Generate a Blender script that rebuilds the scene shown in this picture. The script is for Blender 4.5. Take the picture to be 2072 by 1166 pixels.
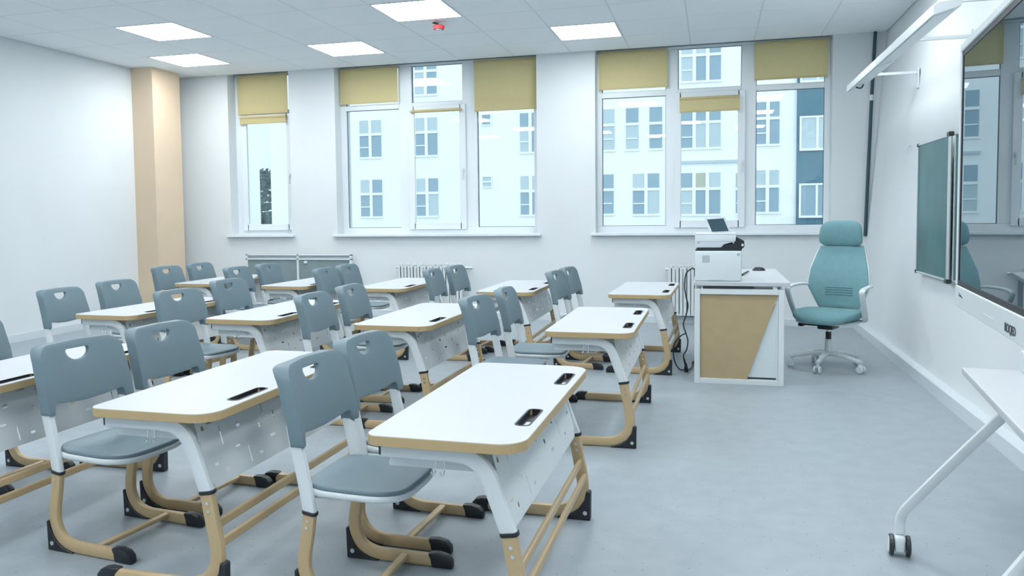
import bpy, bmesh, math, random
from math import sin, cos, pi, radians
from mathutils import Vector, Matrix
from mathutils.geometry import delaunay_2d_cdt

# ------------------------------------------------------------------ scene, camera, sky, exposure
for o in list(bpy.data.objects): bpy.data.objects.remove(o, do_unlink=True)
S = bpy.context.scene
COL = S.collection
YAW, PITCH, ROLL, FPX, CX, CY = .2735, .0574, -.0119, 1632.0, 986.2, 526.7
CAMZ = 1.2888
fw = Vector((-sin(YAW)*cos(PITCH), cos(YAW)*cos(PITCH), -sin(PITCH)))
r0 = Vector((cos(YAW), sin(YAW), 0)); u0 = r0.cross(fw)
rt = cos(ROLL)*r0+sin(ROLL)*u0; up = cos(ROLL)*u0-sin(ROLL)*r0
cd = bpy.data.cameras.new('camera'); cam = bpy.data.objects.new('camera', cd); COL.objects.link(cam)
cam.matrix_world = Matrix(((rt.x, up.x, -fw.x, 0), (rt.y, up.y, -fw.y, 0), (rt.z, up.z, -fw.z, CAMZ), (0, 0, 0, 1)))
cd.sensor_width = 36; cd.lens = FPX/2072*36
cd.shift_x = (1036-CX)/2072; cd.shift_y = -(583-CY)/2072
cd.clip_end = 300; cd.clip_start = .05
S.camera = cam
w = bpy.data.worlds.new('sky'); S.world = w; w.use_nodes = True
bg = w.node_tree.nodes['Background']
SKY_STRENGTH = .68
bg.inputs[0].default_value = (.85, .945, 1.0, 1); bg.inputs[1].default_value = SKY_STRENGTH
PANEL_STRENGTH = 7.2
S.view_settings.view_transform = 'Standard'; S.view_settings.look = 'None'
S.view_settings.exposure = 1.42; S.view_settings.gamma = 1
S.view_settings.use_curve_mapping = False
random.seed(4)

# ------------------------------------------------------------------ room numbers (metres)
C = 3.174; W = 9.524; XL = -7.078; YB = -2.2
def xr(z): return 1.52+.25*z/C          # the right wall stands slightly out of plumb

# ------------------------------------------------------------------ materials
def mat(name, col, rough=.5, metal=0, spec=.5, noise=None, bump=None, emit=None, coat=0):
    m = bpy.data.materials.new(name); m.use_nodes = True; nt = m.node_tree; b = nt.nodes['Principled BSDF']
    b.inputs['Base Color'].default_value = (*col, 1); b.inputs['Roughness'].default_value = rough
    b.inputs['Metallic'].default_value = metal; b.inputs['Specular IOR Level'].default_value = spec
    b.inputs['Coat Weight'].default_value = coat
    tc = nt.nodes.new('ShaderNodeTexCoord')
    if noise:
        sc, amt = noise
        n = nt.nodes.new('ShaderNodeTexNoise'); n.inputs['Scale'].default_value = sc; n.inputs['Detail'].default_value = 4
        r = nt.nodes.new('ShaderNodeValToRGB'); r.color_ramp.elements[0].position = .3; r.color_ramp.elements[1].position = .7
        r.color_ramp.elements[0].color = (*[c*(1-amt) for c in col], 1); r.color_ramp.elements[1].color = (*[min(1, c*(1+amt)) for c in col], 1)
        nt.links.new(tc.outputs['Object'], n.inputs['Vector']); nt.links.new(n.outputs['Fac'], r.inputs['Fac'])
        nt.links.new(r.outputs['Color'], b.inputs['Base Color'])
    if bump:
        sc, st = bump
        n = nt.nodes.new('ShaderNodeTexNoise'); n.inputs['Scale'].default_value = sc; n.inputs['Detail'].default_value = 3
        bp = nt.nodes.new('ShaderNodeBump'); bp.inputs['Strength'].default_value = st; bp.inputs['Distance'].default_value = .002
        nt.links.new(tc.outputs['Object'], n.inputs['Vector']); nt.links.new(n.outputs['Fac'], bp.inputs['Height'])
        nt.links.new(bp.outputs['Normal'], b.inputs['Normal'])
    if emit:
        b.inputs['Emission Color'].default_value = (*emit[0], 1); b.inputs['Emission Strength'].default_value = emit[1]
    return m
M = {}
M['wall'] = mat('wall_paint', (.70, .745, .77), .75, noise=(1.5, .02), bump=(160, .25))
M['ceil'] = mat('ceiling_tile_mineral', (.86, .90, .92), .9, noise=(60, .03), bump=(220, .3))
M['grid'] = mat('ceiling_grid', (.55, .62, .66), .6)
M['peach'] = mat('peach_paint', (.70, .56, .41), .7, noise=(2, .03), bump=(160, .25))
M['base'] = mat('baseboard_plastic', (.62, .69, .73), .45)
M['pvc'] = mat('window_plastic', (.74, .80, .84), .3)
M['blind'] = mat('blind_fabric', (.80, .72, .44), .85, bump=(300, .4), noise=(40, .04))
M['top'] = mat('desk_laminate', (.51, .54, .57), .42, spec=.35)
M['edge'] = mat('tan_edge_band', (.47, .345, .18), .5)
M['tan'] = mat('tan_powder_coat', (.50, .375, .215), .38)
M['white'] = mat('white_powder_coat', (.66, .71, .735), .38)
M['black'] = mat('black_plastic', (.012, .016, .022), .42)
M['dark'] = mat('dark_plastic', (.02, .03, .035), .35)
M['grey'] = mat('blue_grey_plastic', (.150, .218, .255), .48, bump=(500, .15))
M['chrome'] = mat('bright_steel', (.75, .78, .8), .22, metal=1)
M['teal'] = mat('teal_fabric', (.15, .31, .34), .8, noise=(30, .05), bump=(700, .5))
M['mesh'] = mat('teal_mesh_fabric', (.20, .385, .42), .75, noise=(20, .05), bump=(900, .6))
M['cream'] = mat('light_grey_plastic', (.66, .73, .76), .4)
M['tanpanel'] = mat('tan_board', (.42, .33, .19), .6, noise=(14, .03))
M['whitepanel'] = mat('white_board', (.60, .68, .71), .5)
M['chalk'] = mat('chalkboard_green', (.02, .115, .125), .32, spec=.3, noise=(3, .25))
M['alu'] = mat('aluminium', (.6, .66, .68), .35, metal=.6)
M['greyboard'] = mat('grey_board', (.21, .28, .29), .35, noise=(3, .1))
M['pipe'] = mat('dark_pipe', (.02, .07, .09), .5)
M['red'] = mat('red_plastic', (.55, .04, .05), .4)
M['facade'] = mat('white_render', (.84, .88, .90), .8, noise=(.5, .02))
M['facade_blue'] = mat('blue_grey_render', (.085, .19, .25), .7, noise=(.5, .04))
M['pane_out'] = mat('far_window_glass', (.25, .37, .45), .12)
M['pane_blind'] = mat('far_window_drawn_blind', (.45, .56, .60), .5)
M['pane_tan'] = mat('far_window_tan_blind', (.42, .45, .36), .5)
M['leaf'] = mat('far_foliage', (.10, .17, .17), .9, noise=(3, .5))  # leaf tone made paler and bluer to paint in distance haze
M['bark'] = mat('far_bark', (.08, .07, .06), .9)
M['ground'] = mat('yard_asphalt', (.25, .27, .29), .9, noise=(.3, .1))
M['lcd'] = mat('small_screen', (.035, .08, .11), .25)
M['print'] = mat('grey_print', (.42, .48, .53), .6)

def glossymix(name, base, rough, fac):
    m = bpy.data.materials.new(name); m.use_nodes = True; nt = m.node_tree; nt.nodes.clear()
    o = nt.nodes.new('ShaderNodeOutputMaterial'); mx = nt.nodes.new('ShaderNodeMixShader'); g = nt.nodes.new('ShaderNodeBsdfGlossy')
    g.inputs['Roughness'].default_value = rough; g.inputs['Color'].default_value = (.9, .97, 1, 1)
    lw = nt.nodes.new('ShaderNodeFresnel'); lw.inputs['IOR'].default_value = fac
    nt.links.new(base(nt).outputs[0], mx.inputs[1]); nt.links.new(g.outputs[0], mx.inputs[2])
    nt.links.new(lw.outputs[0], mx.inputs[0]); nt.links.new(mx.outputs[0], o.inputs[0]); return m
def _tr(nt):
    t = nt.nodes.new('ShaderNodeBsdfTransparent'); t.inputs[0].default_value = (.93, .975, .99, 1); return t
def _scr(nt):
    t = nt.nodes.new('ShaderNodeBsdfDiffuse'); t.inputs[0].default_value = (.02, .035, .045, 1); return t
M['glass'] = glossymix('window_glass', _tr, 0.0, 1.5)
M['screen'] = glossymix('glossy_display_glass', _scr, 0.0, 6.0)

def blind_mat():
    m = M['blind']; nt = m.node_tree; b = nt.nodes['Principled BSDF']; o = nt.nodes['Material Output']
    t = nt.nodes.new('ShaderNodeBsdfTranslucent'); t.inputs[0].default_value = (.88, .80, .56, 1)
    mx = nt.nodes.new('ShaderNodeMixShader'); mx.inputs[0].default_value = .5
    nt.links.new(b.outputs[0], mx.inputs[1]); nt.links.new(t.outputs[0], mx.inputs[2]); nt.links.new(mx.outputs[0], o.inputs[0])
blind_mat()
def floor_mat():
    m = mat('speckled_vinyl', (.40, .47, .52), .42, spec=.4); nt = m.node_tree; b = nt.nodes['Principled BSDF']
    tc = nt.nodes.new('ShaderNodeTexCoord')
    n = nt.nodes.new('ShaderNodeTexNoise'); n.inputs['Scale'].default_value = 9; n.inputs['Detail'].default_value = 8
    r = nt.nodes.new('ShaderNodeValToRGB')
    r.color_ramp.elements[0].position = .3; r.color_ramp.elements[0].color = (.30, .352, .39, 1)
    r.color_ramp.elements[1].position = .7; r.color_ramp.elements[1].color = (.34, .395, .435, 1)
    v = nt.nodes.new('ShaderNodeTexVoronoi'); v.inputs['Scale'].default_value = 30; v.inputs['Randomness'].default_value = 1
    lt = nt.nodes.new('ShaderNodeMath'); lt.operation = 'LESS_THAN'; lt.inputs[1].default_value = .11
    sp = nt.nodes.new('ShaderNodeSeparateColor'); gt = nt.nodes.new('ShaderNodeMath'); gt.operation = 'GREATER_THAN'; gt.inputs[1].default_value = .5
    mu = nt.nodes.new('ShaderNodeMath'); mu.operation = 'MULTIPLY'
    mx = nt.nodes.new('ShaderNodeMix'); mx.data_type = 'RGBA'; mx.inputs[7].default_value = (.16, .21, .25, 1)
    for n_ in (n, v): nt.links.new(tc.outputs['Object'], n_.inputs['Vector'])
    nt.links.new(n.outputs['Fac'], r.inputs['Fac']); nt.links.new(v.outputs['Distance'], lt.inputs[0])
    nt.links.new(v.outputs['Color'], sp.inputs[0]); nt.links.new(sp.outputs[0], gt.inputs[0])
    nt.links.new(lt.outputs[0], mu.inputs[0]); nt.links.new(gt.outputs[0], mu.inputs[1])
    mm = nt.nodes.new('ShaderNodeMath'); mm.operation = 'MULTIPLY'; mm.inputs[1].default_value = .85
    nt.links.new(mu.outputs[0], mm.inputs[0]); nt.links.new(mm.outputs[0], mx.inputs[0])
    nt.links.new(r.outputs['Color'], mx.inputs[6]); nt.links.new(mx.outputs[2], b.inputs['Base Color'])
    return m
M['floor'] = floor_mat()
def emis(name, col, s):
    m = bpy.data.materials.new(name); m.use_nodes = True; nt = m.node_tree; nt.nodes.clear()
    o = nt.nodes.new('ShaderNodeOutputMaterial'); e = nt.nodes.new('ShaderNodeEmission'); e.inputs[0].default_value = (*col, 1); e.inputs[1].default_value = s
    nt.links.new(e.outputs[0], o.inputs[0]); return m
M['panel'] = emis('led_diffuser', (.96, .99, 1.0), PANEL_STRENGTH)

# ------------------------------------------------------------------ mesh helpers
def link(name, bm, m, parent=None, smooth=False, loc=None):
    me = bpy.data.meshes.new(name); bmesh.ops.recalc_face_normals(bm, faces=bm.faces); bm.to_mesh(me); bm.free()
    me.materials.append(M[m])
    if smooth:
        for p in me.polygons: p.use_smooth = True
        me.set_sharp_from_angle(angle=radians(35))
    o = bpy.data.objects.new(name, me); COL.objects.link(o)
    if parent: o.parent = parent
    if loc: o.location = loc
    return o
def tag(o, label=None, cat=None, group=None, kind=None):
    if label: o['label'] = label
    if cat: o['category'] = cat
    if group: o['group'] = group
    if kind: o['kind'] = kind
    return o
def empty(name, loc=(0, 0, 0), rz=0):
    o = bpy.data.objects.new(name, None); COL.objects.link(o); o.location = loc; o.rotation_euler = (0, 0, rz); o.empty_display_size = .1
    return o
def B(): return bmesh.new()
def box(bm, a, b, bev=0, seg=2):
    r = bmesh.ops.create_cube(bm, size=1)['verts']
    for v in r:
        v.co = Vector([(a[i]+b[i])/2+v.co[i]*(b[i]-a[i]) for i in range(3)])
    if bev:
        es = list({e for v in r for e in v.link_edges})
        bmesh.ops.bevel(bm, geom=es, offset=bev, segments=seg, affect='EDGES', profile=.5)
    return bm
def bx(a, b, bev=0, seg=2): return box(B(), a, b, bev, seg)
def cyl(bm, p, q, r, r2=None, n=14):
    p = Vector(p); q = Vector(q); d = q-p
    vs = bmesh.ops.create_cone(bm, cap_ends=True, segments=n, radius1=r, radius2=r if r2 is None else r2, depth=d.length)['verts']
    mt = Matrix.Translation((p+q)/2) @ d.to_track_quat('Z', 'Y').to_matrix().to_4x4()
    bmesh.ops.transform(bm, matrix=mt, verts=vs); return bm
def smoothpath(pts, n=6, it=True):
    """Catmull-Rom through 3-D points"""
    P = [Vector(p) for p in pts]; P = [2*P[0]-P[1]]+P+[2*P[-1]-P[-2]]; out = []
    for i in range(1, len(P)-2):
        a, b, c, d = P[i-1:i+3]
        for k in range(n):
            t = k/n; out.append(.5*((2*b)+(c-a)*t+(2*a-5*b+4*c-d)*t*t+(3*b-3*c+d-a)*t**3))
    out.append(P[-2]); return out
def sweep(bm, path, wa, wb, bn=(0, 1, 0), r=.35, taper=None, closed_ends=True):
    """rounded-rectangle section wa (in the path's plane) x wb (along bn)"""
    bn = Vector(bn).normalized(); rings = []
    sec = []
    ra = min(wa, wb)*r
    for (sx, sy, a0) in ((1, 1, 0), (-1, 1, 90), (-1, -1, 180), (1, -1, 270)):
        for k in range(3):
            a = radians(a0+45*k); sec.append((sx*(wa/2-ra)+ra*cos(a), sy*(wb/2-ra)+ra*sin(a)))
    for i, p in enumerate(path):
        t = (path[min(i+1, len(path)-1)]-path[max(i-1, 0)]).normalized(); nrm = bn.cross(t).normalized()
        k = taper(i/(len(path)-1)) if taper else 1
        rings.append([bm.verts.new(p+nrm*a*k+bn*b*k) for a, b in sec])
    n = len(sec)
    for i in range(len(rings)-1):
        for k in range(n): bm.faces.new((rings[i][k], rings[i][(k+1) % n], rings[i+1][(k+1) % n], rings[i+1][k]))
    bm.faces.new(rings[0]); bm.faces.new(rings[-1]); return bm
def tube(bm, path, r, n=8):
    path = [Vector(p) for p in path]; rings = []; ref = Vector((.13, .27, .95)).normalized()
    for i, p in enumerate(path):
        t = (path[min(i+1, len(path)-1)]-path[max(i-1, 0)]).normalized()
        a = t.cross(ref)
        if a.length < .05: a = t.cross(Vector((1, 0, 0)))
        a.normalize(); b = t.cross(a)
        rings.append([bm.verts.new(p+a*r*cos(2*pi*k/n)+b*r*sin(2*pi*k/n)) for k in range(n)])
    for i in range(len(rings)-1):
        for k in range(n): bm.faces.new((rings[i][k], rings[i][(k+1) % n], rings[i+1][(k+1) % n], rings[i+1][k]))
    bm.faces.new(rings[0]); bm.faces.new(rings[-1]); return bm
def rrect(x0, y0, x1, y1, r, n=5):
    """rounded rectangle outline, r = radius or four radii (x0y0, x1y0, x1y1, x0y1)"""
    if not isinstance(r, (tuple, list)): r = (r,)*4
    out = []
    for (cx, cy, a0, rr) in ((x0+r[0], y0+r[0], 180, r[0]), (x1-r[1], y0+r[1], 270, r[1]), (x1-r[2], y1-r[2], 0, r[2]), (x0+r[3], y1-r[3], 90, r[3])):
        for k in range(n+1):
            a = radians(a0+90*k/n); out.append((cx+rr*cos(a), cy+rr*sin(a)))
    return out
def inside(p, poly):
    x, y = p; c = False; j = len(poly)-1
    for i in range(len(poly)):
        xi, yi = poly[i]; xj, yj = poly[j]
        if (yi > y) != (yj > y) and x < (xj-xi)*(y-yi)/(yj-yi)+xi: c = not c
        j = i
    return c
def plate(outline, holes, f0, f1, grid=0):
    """flat plate with holes; f0/f1 map (u, v) to the two 3-D faces"""
    vs = []; es = []
    for L in [outline]+holes:
        n0 = len(vs); vs += [Vector(p) for p in L]; es += [(n0+i, n0+(i+1) % len(L)) for i in range(len(L))]
    if grid:
        us = [p[0] for p in outline]; ws = [p[1] for p in outline]
        nu = int((max(us)-min(us))/grid); nv = int((max(ws)-min(ws))/grid)
        for i in range(1, nu):
            for j in range(1, nv):
                p = (min(us)+i*(max(us)-min(us))/nu, min(ws)+j*(max(ws)-min(ws))/nv)
                if inside(p, outline) and not any(inside(p, h) for h in holes):
                    if min((Vector(p)-v).length for v in vs[:sum(len(x) for x in [outline]+holes)]) > grid*.45: vs.append(Vector(p))
    co, ed, fa, *_ = delaunay_2d_cdt(vs, es, [], 1, 1e-6)
    tris = []
    for f in fa:
        c = sum((co[i] for i in f), Vector((0, 0)))/len(f)
        if inside(c, outline) and not any(inside(c, h) for h in holes): tris.append(f)
    bm = B(); A = [bm.verts.new(f0(*c)) for c in co]; D = [bm.verts.new(f1(*c)) for c in co]; cnt = {}
    for f in tris:
        bm.faces.new([A[i] for i in f]); bm.faces.new([D[i] for i in reversed(f)])
        for k in range(len(f)):
            e = (f[k], f[(k+1) % len(f)]); cnt[e] = 1
    for (a, b) in list(cnt):
        if (b, a) not in cnt: bm.faces.new((A[a], D[a], D[b], A[b]))
    for v in [v for v in bm.verts if not v.link_faces]: bm.verts.remove(v)
    return bm
def bevel_sharp(bm, off, ang=50, seg=2):
    bmesh.ops.recalc_face_normals(bm, faces=bm.faces)
    es = [e for e in bm.edges if len(e.link_faces) == 2 and e.calc_face_angle(0) > radians(ang)]
    bmesh.ops.bevel(bm, geom=es, offset=off, segments=seg, affect='EDGES', profile=.5, clamp_overlap=True); return bm
def prism(poly, y0, y1, axis='y'):
    """extrude an (x, z) polygon along y"""
    bm = B(); f = (lambda a, b, c: (a, c, b)) if axis == 'y' else (lambda a, b, c: (c, a, b)) if axis == 'x' else (lambda a, b, c: (a, b, c))
    A = [bm.verts.new(f(p[0], p[1], y0)) for p in poly]; D = [bm.verts.new(f(p[0], p[1], y1)) for p in poly]
    bm.faces.new(A); bm.faces.new(D[::-1])
    for i in range(len(poly)): bm.faces.new((A[i], A[(i+1) % len(poly)], D[(i+1) % len(poly)], D[i]))
    return bm
def copy_tree(o, parent=None):
    c = o.copy(); COL.objects.link(c)
    if parent: c.parent = parent
    for ch in KIDS.get(o.name, []): copy_tree(ch, c)
    return c
KIDS = {}
def index_kids():
    KIDS.clear()
    for o in bpy.data.objects:
        if o.parent: KIDS.setdefault(o.parent.name, []).append(o)
def st(o): o['kind'] = 'structure'; return o

# ------------------------------------------------------------------ room shell
WX = 2.1
st(link('floor', bx((XL-.2, YB-.2, -.12), (WX, W+.45, 0)), 'floor'))
ceil = st(link('ceiling', bx((XL-.2, YB-.2, C+.03), (WX, W+.45, C+.15)), 'grid'))
st(link('wall_left', bx((XL-.2, YB, 0), (XL, W, C+.03)), 'wall'))
st(link('wall_back', bx((XL-.2, YB-.2, 0), (WX, YB, C+.03)), 'wall'))
st(link('wall_right', prism([(xr(0), 0), (xr(C)+.002, C+.03), (WX, C+.03), (WX, 0)], YB, W), 'wall'))
# window wall: piers and parapet around three openings, 0.45 thick
OP = [(-6.24, -5.33), (-4.68, -2.04), (-1.34, 1.24)]; SZ = 1.02
bm = B(); xs = [XL-.2]+[v for o in OP for v in o]+[WX]
for i in range(0, len(xs), 2): box(bm, (xs[i], W, 0), (xs[i+1], W+.45, C+.03))
for a, b in OP: box(bm, (a, W, 0), (b, W+.45, SZ))
st(link('wall_window', bm, 'wall'))
st(link('trim_1', bx((XL, 8.70, 0), (-6.77, 9.24, C)), 'peach'))
st(link('baseboard_right', prism([(xr(0)+.02, 0), (xr(0)-.055, 0), (xr(0)-.055, .085), (xr(0)-.045, .095), (xr(0)+.02, .095)], YB, W), 'base'))
st(link('baseboard_window', prism([(W, 0), (W-.02, 0), (W-.02, .075), (W-.014, .08), (W, .08)], -6.77, xr(0)-.05, 'x'), 'base'))
st(link('baseboard_left', prism([(XL, 0), (XL+.02, 0), (XL+.02, .08), (XL, .08)], YB, 8.70), 'base'))

# suspended ceiling
MD = .683; GX = -1.62; GY = 8.84
LIGHTS = [(-1.62, 8.84), (-4.352, 8.84), (-6.401, 8.84), (-2.986, 7.474), (-5.718, 7.474)]
FILL_LIGHTS = [(.429, 7.474), (.429, 5.425), (-1.62, 5.425), (-4.352, 5.425), (.429, 3.376), (-2.986, 4.059), (-5.035, 4.059), (-.937, 2.01), (-4.352, 2.01), (.429, .644), (-2.986, .644), (-5.718, .644), (-1.62, -.722), (-4.352, -.722)]  # unseen panels added only for the light they give the room
tiles = {}
restbm = B()
for i in range(-8, 6):
    for j in range(-16, 2):
        x0 = GX+i*MD; y1 = GY+j*MD; x1 = x0+MD; y0 = y1-MD
        if any(abs(x0-a) < .1 and abs(y1-b) < .1 for a, b in LIGHTS+FILL_LIGHTS): continue
        x0 = max(x0, XL); x1 = min(x1, xr(C)); y1 = min(y1, W); y0 = max(y0, YB)
        if x1-x0 < .05 or y1-y0 < .05: continue
        g = .006
        if y1 > 5.6:
            k = (round(x1-x0, 3), round(y1-y0, 3)); dz = 0 if random.random() < .8 else -.001
            if k not in tiles: tiles[k] = link('ceiling_tile', bx((g, g, 0), (k[0]-g, k[1]-g, .018), .002, 1), 'ceil', ceil, loc=(x0, y0, C+dz))
            else:
                o = tiles[k].copy(); COL.objects.link(o); o.location = (x0, y0, C+dz)
        else: box(restbm, (x0+g, y0+g, C), (x1-g, y1-g, C+.018))
ro = link('ceiling_tiles_behind', restbm, 'ceil', ceil); ro['kind'] = 'stuff'
bm = B()
for i in range(-8, 6): box(bm, (GX+i*MD-.012, YB, C+.001), (GX+i*MD+.012, W, C+.02)) if XL < GX+i*MD < xr(C) else None
for j in range(-16, 2): box(bm, (XL, GY+j*MD-.012, C+.0012), (xr(C), GY+j*MD+.012, C+.02))
go = link('grid_bar', bm, 'wall', ceil); go['kind'] = 'stuff'

LL = ['square ceiling light panel nearest above the right-hand window', 'square ceiling light panel near the window wall, just left of the middle window',
      'far square ceiling light panel beside the peach column', 'square ceiling light panel beside the red hanging detector, cut by the photo top', 'square ceiling light panel left, one row before the one by the peach column']
def clight(x, y, label, group=None):
    t = empty('ceiling_light', (x, y-MD, C)); tag(t, label, 'ceiling light', group)
    g = .02
    bm = B()
    for a, b in (((.008, .008), (MD-.008, g)), ((.008, MD-g), (MD-.008, MD-.008)), ((.008, g), (g, MD-g)), ((MD-g, g), (MD-.008, MD-g))): box(bm, (*a, -.004), (*b, .02))
    link('light_frame', bm, 'white', t)
    link('diffuser', bx((g, g, -.002), (MD-g, MD-g, .012)), 'panel', t)
for (x, y), l in zip(LIGHTS, LL): clight(x, y, l)
for x, y in FILL_LIGHTS: clight(x, y, 'added square ceiling light panel out of view, filling in room light', 'added ceiling lights outside the view')

# ------------------------------------------------------------------ windows
WY = W+.20
def win(n, x0, x1, cols, label_n):
    wroot = st(empty('window_%d' % n, (x0, WY, SZ)))
    fr = B(); z0 = SZ+.02; zt = C+.02
    def b(a, c, ya=-.03, yb=.04): box(fr, (a[0]-x0, ya, a[1]-SZ), (c[0]-x0, yb, c[1]-SZ), .004, 1)
    b((x0, z0), (x1, 1.125)); b((x0, zt-.03), (x1, zt))
    gl = []
    edges = [x0]
    for (ga, gb, kind) in cols: edges += [ga, gb]
    edges.append(x1)
    for i in range(0, len(edges), 2): b((edges[i], 1.125), (edges[i+1], zt-.03))
    for (ga, gb, kind) in cols:
        b((ga, 2.64), (gb, 2.705)); gl.append((ga, gb, 2.705, zt-.03)); gl.append((ga, gb, 1.125, 2.64))
    link('window_frame', fr, 'pvc', wroot)
    for (a, c, d, e) in gl: link('pane', bx((a-x0, .0, d-SZ), (c-x0, .006, e-SZ)), 'glass', wroot)
    # dark rubber seal on each pane
    bm = B()
    for (a, c, d, e) in gl:
        for q in (((a, d), (a+.007, e)), ((a, d), (c, d+.005)), ((a, e-.005), (c, e)), ((c-.005, d), (c, e))):
            box(bm, (q[0][0]-x0, -.004, q[0][1]-SZ), (q[1][0]-x0, -.001, q[1][1]-SZ))
    link('seal', bm, 'dark', wroot)
    for (ga, gb, kind) in cols:
        if kind == 'sash':
            s = B(); a, c = ga-.045, gb+.045; e = .062
            for q in (((a, 1.10), (a+e+.02, 2.66)), ((c-e-.02, 1.10), (c, 2.66)), ((a+e, 1.10), (c-e, 1.185)), ((a+e, 2.575), (c-e, 2.66))):
                box(s, (q[0][0]-x0, -.055, q[0][1]-SZ), (q[1][0]-x0, -.028, q[1][1]-SZ), .005, 1)
            so = link('sash', s, 'pvc', wroot)
            hb = box(B(), (c-.045-x0, -.075, 1.80-SZ), (c-.02-x0, -.055, 1.86-SZ), .004, 1); box(hb, (c-.04-x0, -.095, 1.72-SZ), (c-.025-x0, -.075, 1.84-SZ), .005, 1)
            link('window_handle', hb, 'white', so)
    sl = link('window_sill', bx((x0+.002-x0, -.25-.0, .0), (x1-x0-.002, -.03, .028), .004, 1), 'pvc', wroot)
    ext = link('sill_nose', bx((-.012-.035, -.262, -.004), (x1-x0+.045, -.2005, .03), .006, 2), 'pvc', sl)
    return wroot
win(1, *OP[0], [(-6.10, -5.43, 'sash')], 1)
win(2, *OP[1], [(-4.60, -3.87, 'fix'), (-3.69, -3.02, 'sash'), (-2.83, -2.11, 'fix')], 2)
win(3, *OP[2], [(-1.28, -.54, 'fix'), (-.40, .30, 'sash'), (.46, 1.18, 'fix')], 3)

def blind(x0, x1, z0, z1, label, y=WY-.075, rail=True):
    t = empty('roller_blind', ((x0+x1)/2, y, z0)); tag(t, label, 'window blind'); h = z1-z0; wd = (x1-x0)/2
    link('blind_fabric', bx((-wd, -.0015, .0), (wd, .0015, h)), 'blind', t)
    link('bottom_bar', bx((-wd, -.006, -.004), (wd, .006, .016), .003, 1), 'blind', t)
    bm = B(); cyl(bm, (-wd, 0, h-.015), (wd, 0, h-.015), .016); link('blind_roller', bm, 'blind', t, True)
zt = C-.004
blind(-6.17, -5.42, 2.66, zt, 'yellow roller blind at the top of the narrow left window')
blind(-6.14, -5.45, 2.53, 2.63, 'short yellow blind below the transom of the narrow left window', WY-.085)
blind(-4.66, -3.86, 2.725, zt, 'yellow roller blind at the top left of the middle window')
blind(-3.69, -3.02, 2.575, 2.605, 'yellow blind rolled nearly shut on the centre sash of the middle window', WY-.085)
blind(-2.85, -2.06, 2.555, zt, 'longest yellow roller blind, at the right of the middle window')
blind(-1.31, -.52, 2.735, zt, 'yellow roller blind at the top left of the right-hand window')
blind(-.38, .28, 2.43, 2.60, 'short yellow blind on the centre sash of the right-hand window', WY-.085)
blind(.44, 1.20, 2.755, zt, 'yellow roller blind at the top right of the right-hand window')

# ------------------------------------------------------------------ the buildings outside
FY = 38.0
def far_window(root, x0, x1, z0, z1, style, wy=FY):
    f = B(); t = .10
    y0 = wy-root.location.y
    def fb(a, b, c, d, e=0): box(f, (a-root.location.x, y0-.07-e, c-root.location.z), (b-root.location.x, y0-.01-e, d-root.location.z))
    if style == 'small':
        for q in ((x0, x1, z0, z0+.05), (x0, x1, z1-.04, z1), (x0, x0+.05, z0+.052, z1-.042), (x1-.05, x1, z0+.052, z1-.042), (x0+.052, x1-.052, (z0+z1)/2-.03, (z0+z1)/2+.03)): fb(*q)
        cells = [(x0, x1, z0, z1)]
    else:
        n = {'two': 2, 'one': 1, 'three': 3}[style]; cw = (x1-x0)/n; zm = z0+(z1-z0)*.61
        fb(x0-.03, x1+.03, z0-.06, z0+.03); fb(x0, x1, zm-.06, zm+.06, .006)
        for i in range(1, n): fb(x0+i*cw-.075, x0+i*cw+.075, z0+.032, z1)
        cells = []
        for i in range(n): cells += [(x0+i*cw, x0+(i+1)*cw, z0, zm), (x0+i*cw, x0+(i+1)*cw, zm, z1)]
        fb(x0+.04, x0+cw-.08, z0+(zm-z0)*.42, z0+(zm-z0)*.42+.05)
    wf = link('building_window', f, 'facade', root)
    for k, (a, b, c, d) in enumerate(cells):
        m = random.choice(['pane_out', 'pane_out', 'pane_blind', 'pane_blind', 'pane_tan']) if k % 2 else random.choice(['pane_out', 'pane_out', 'pane_blind'])
        link('pane', bx((a-root.location.x+.02, y0-.035, c-root.location.z+.02), (b-root.location.x-.02, y0-.006, d-root.location.z-.02)), m, wf)
bld = empty('building', (-9, FY, -8)); tag(bld, 'white rendered building with rows of windows seen across the yard through the windows', 'building')
def facade_part(name, a, b, m, root=None):
    root = root or bld; L = root.location
    return link(name, bx([a[i]-L[i] for i in range(3)], [b[i]-L[i] for i in range(3)]), m, root)
facade_part('wall', (-22.45, FY, -8), (3.5, FY+10, 14), 'facade')
facade_part('wall', (3.5, FY-.15, -8), (14, FY+10, 14), 'facade_blue')
facade_part('ledge', (-1.5, FY-.10, 3.46), (1.2, FY, 3.58), 'pane_blind')
for k in range(-1, 2):
    dz = 3.0*k
    for (x0, x1, s) in ((-17.33, -16.13, 'two'), (-14.30, -13.14, 'two'), (-8.97, -7.93, 'two'), (1.80, 2.80, 'two')):
        if s == 'two': far_window(bld, x0, x1, 1.2+dz+3, 3.1+dz+3, s)
    far_window(bld, -10.88, -10.36, 2.56+dz+3, 3.12+dz+3, 'small')
    far_window(bld, -1.44, .31, 1.14+dz+3, 3.05+dz+3, 'three')
    if k >= 0:
        for x in (-5.03, -3.93, -2.86): far_window(bld, x, x+.6, 4.17+3*k, 6.1+3*k, 'one')
    else:
        far_window(bld, -5.04, -4.48, 1.2, 3.08, 'one'); far_window(bld, -3.62, -2.39, 1.17, 3.08, 'two')
        far_window(bld, .95, 1.25, 1.15, 3.0, 'one')
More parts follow.
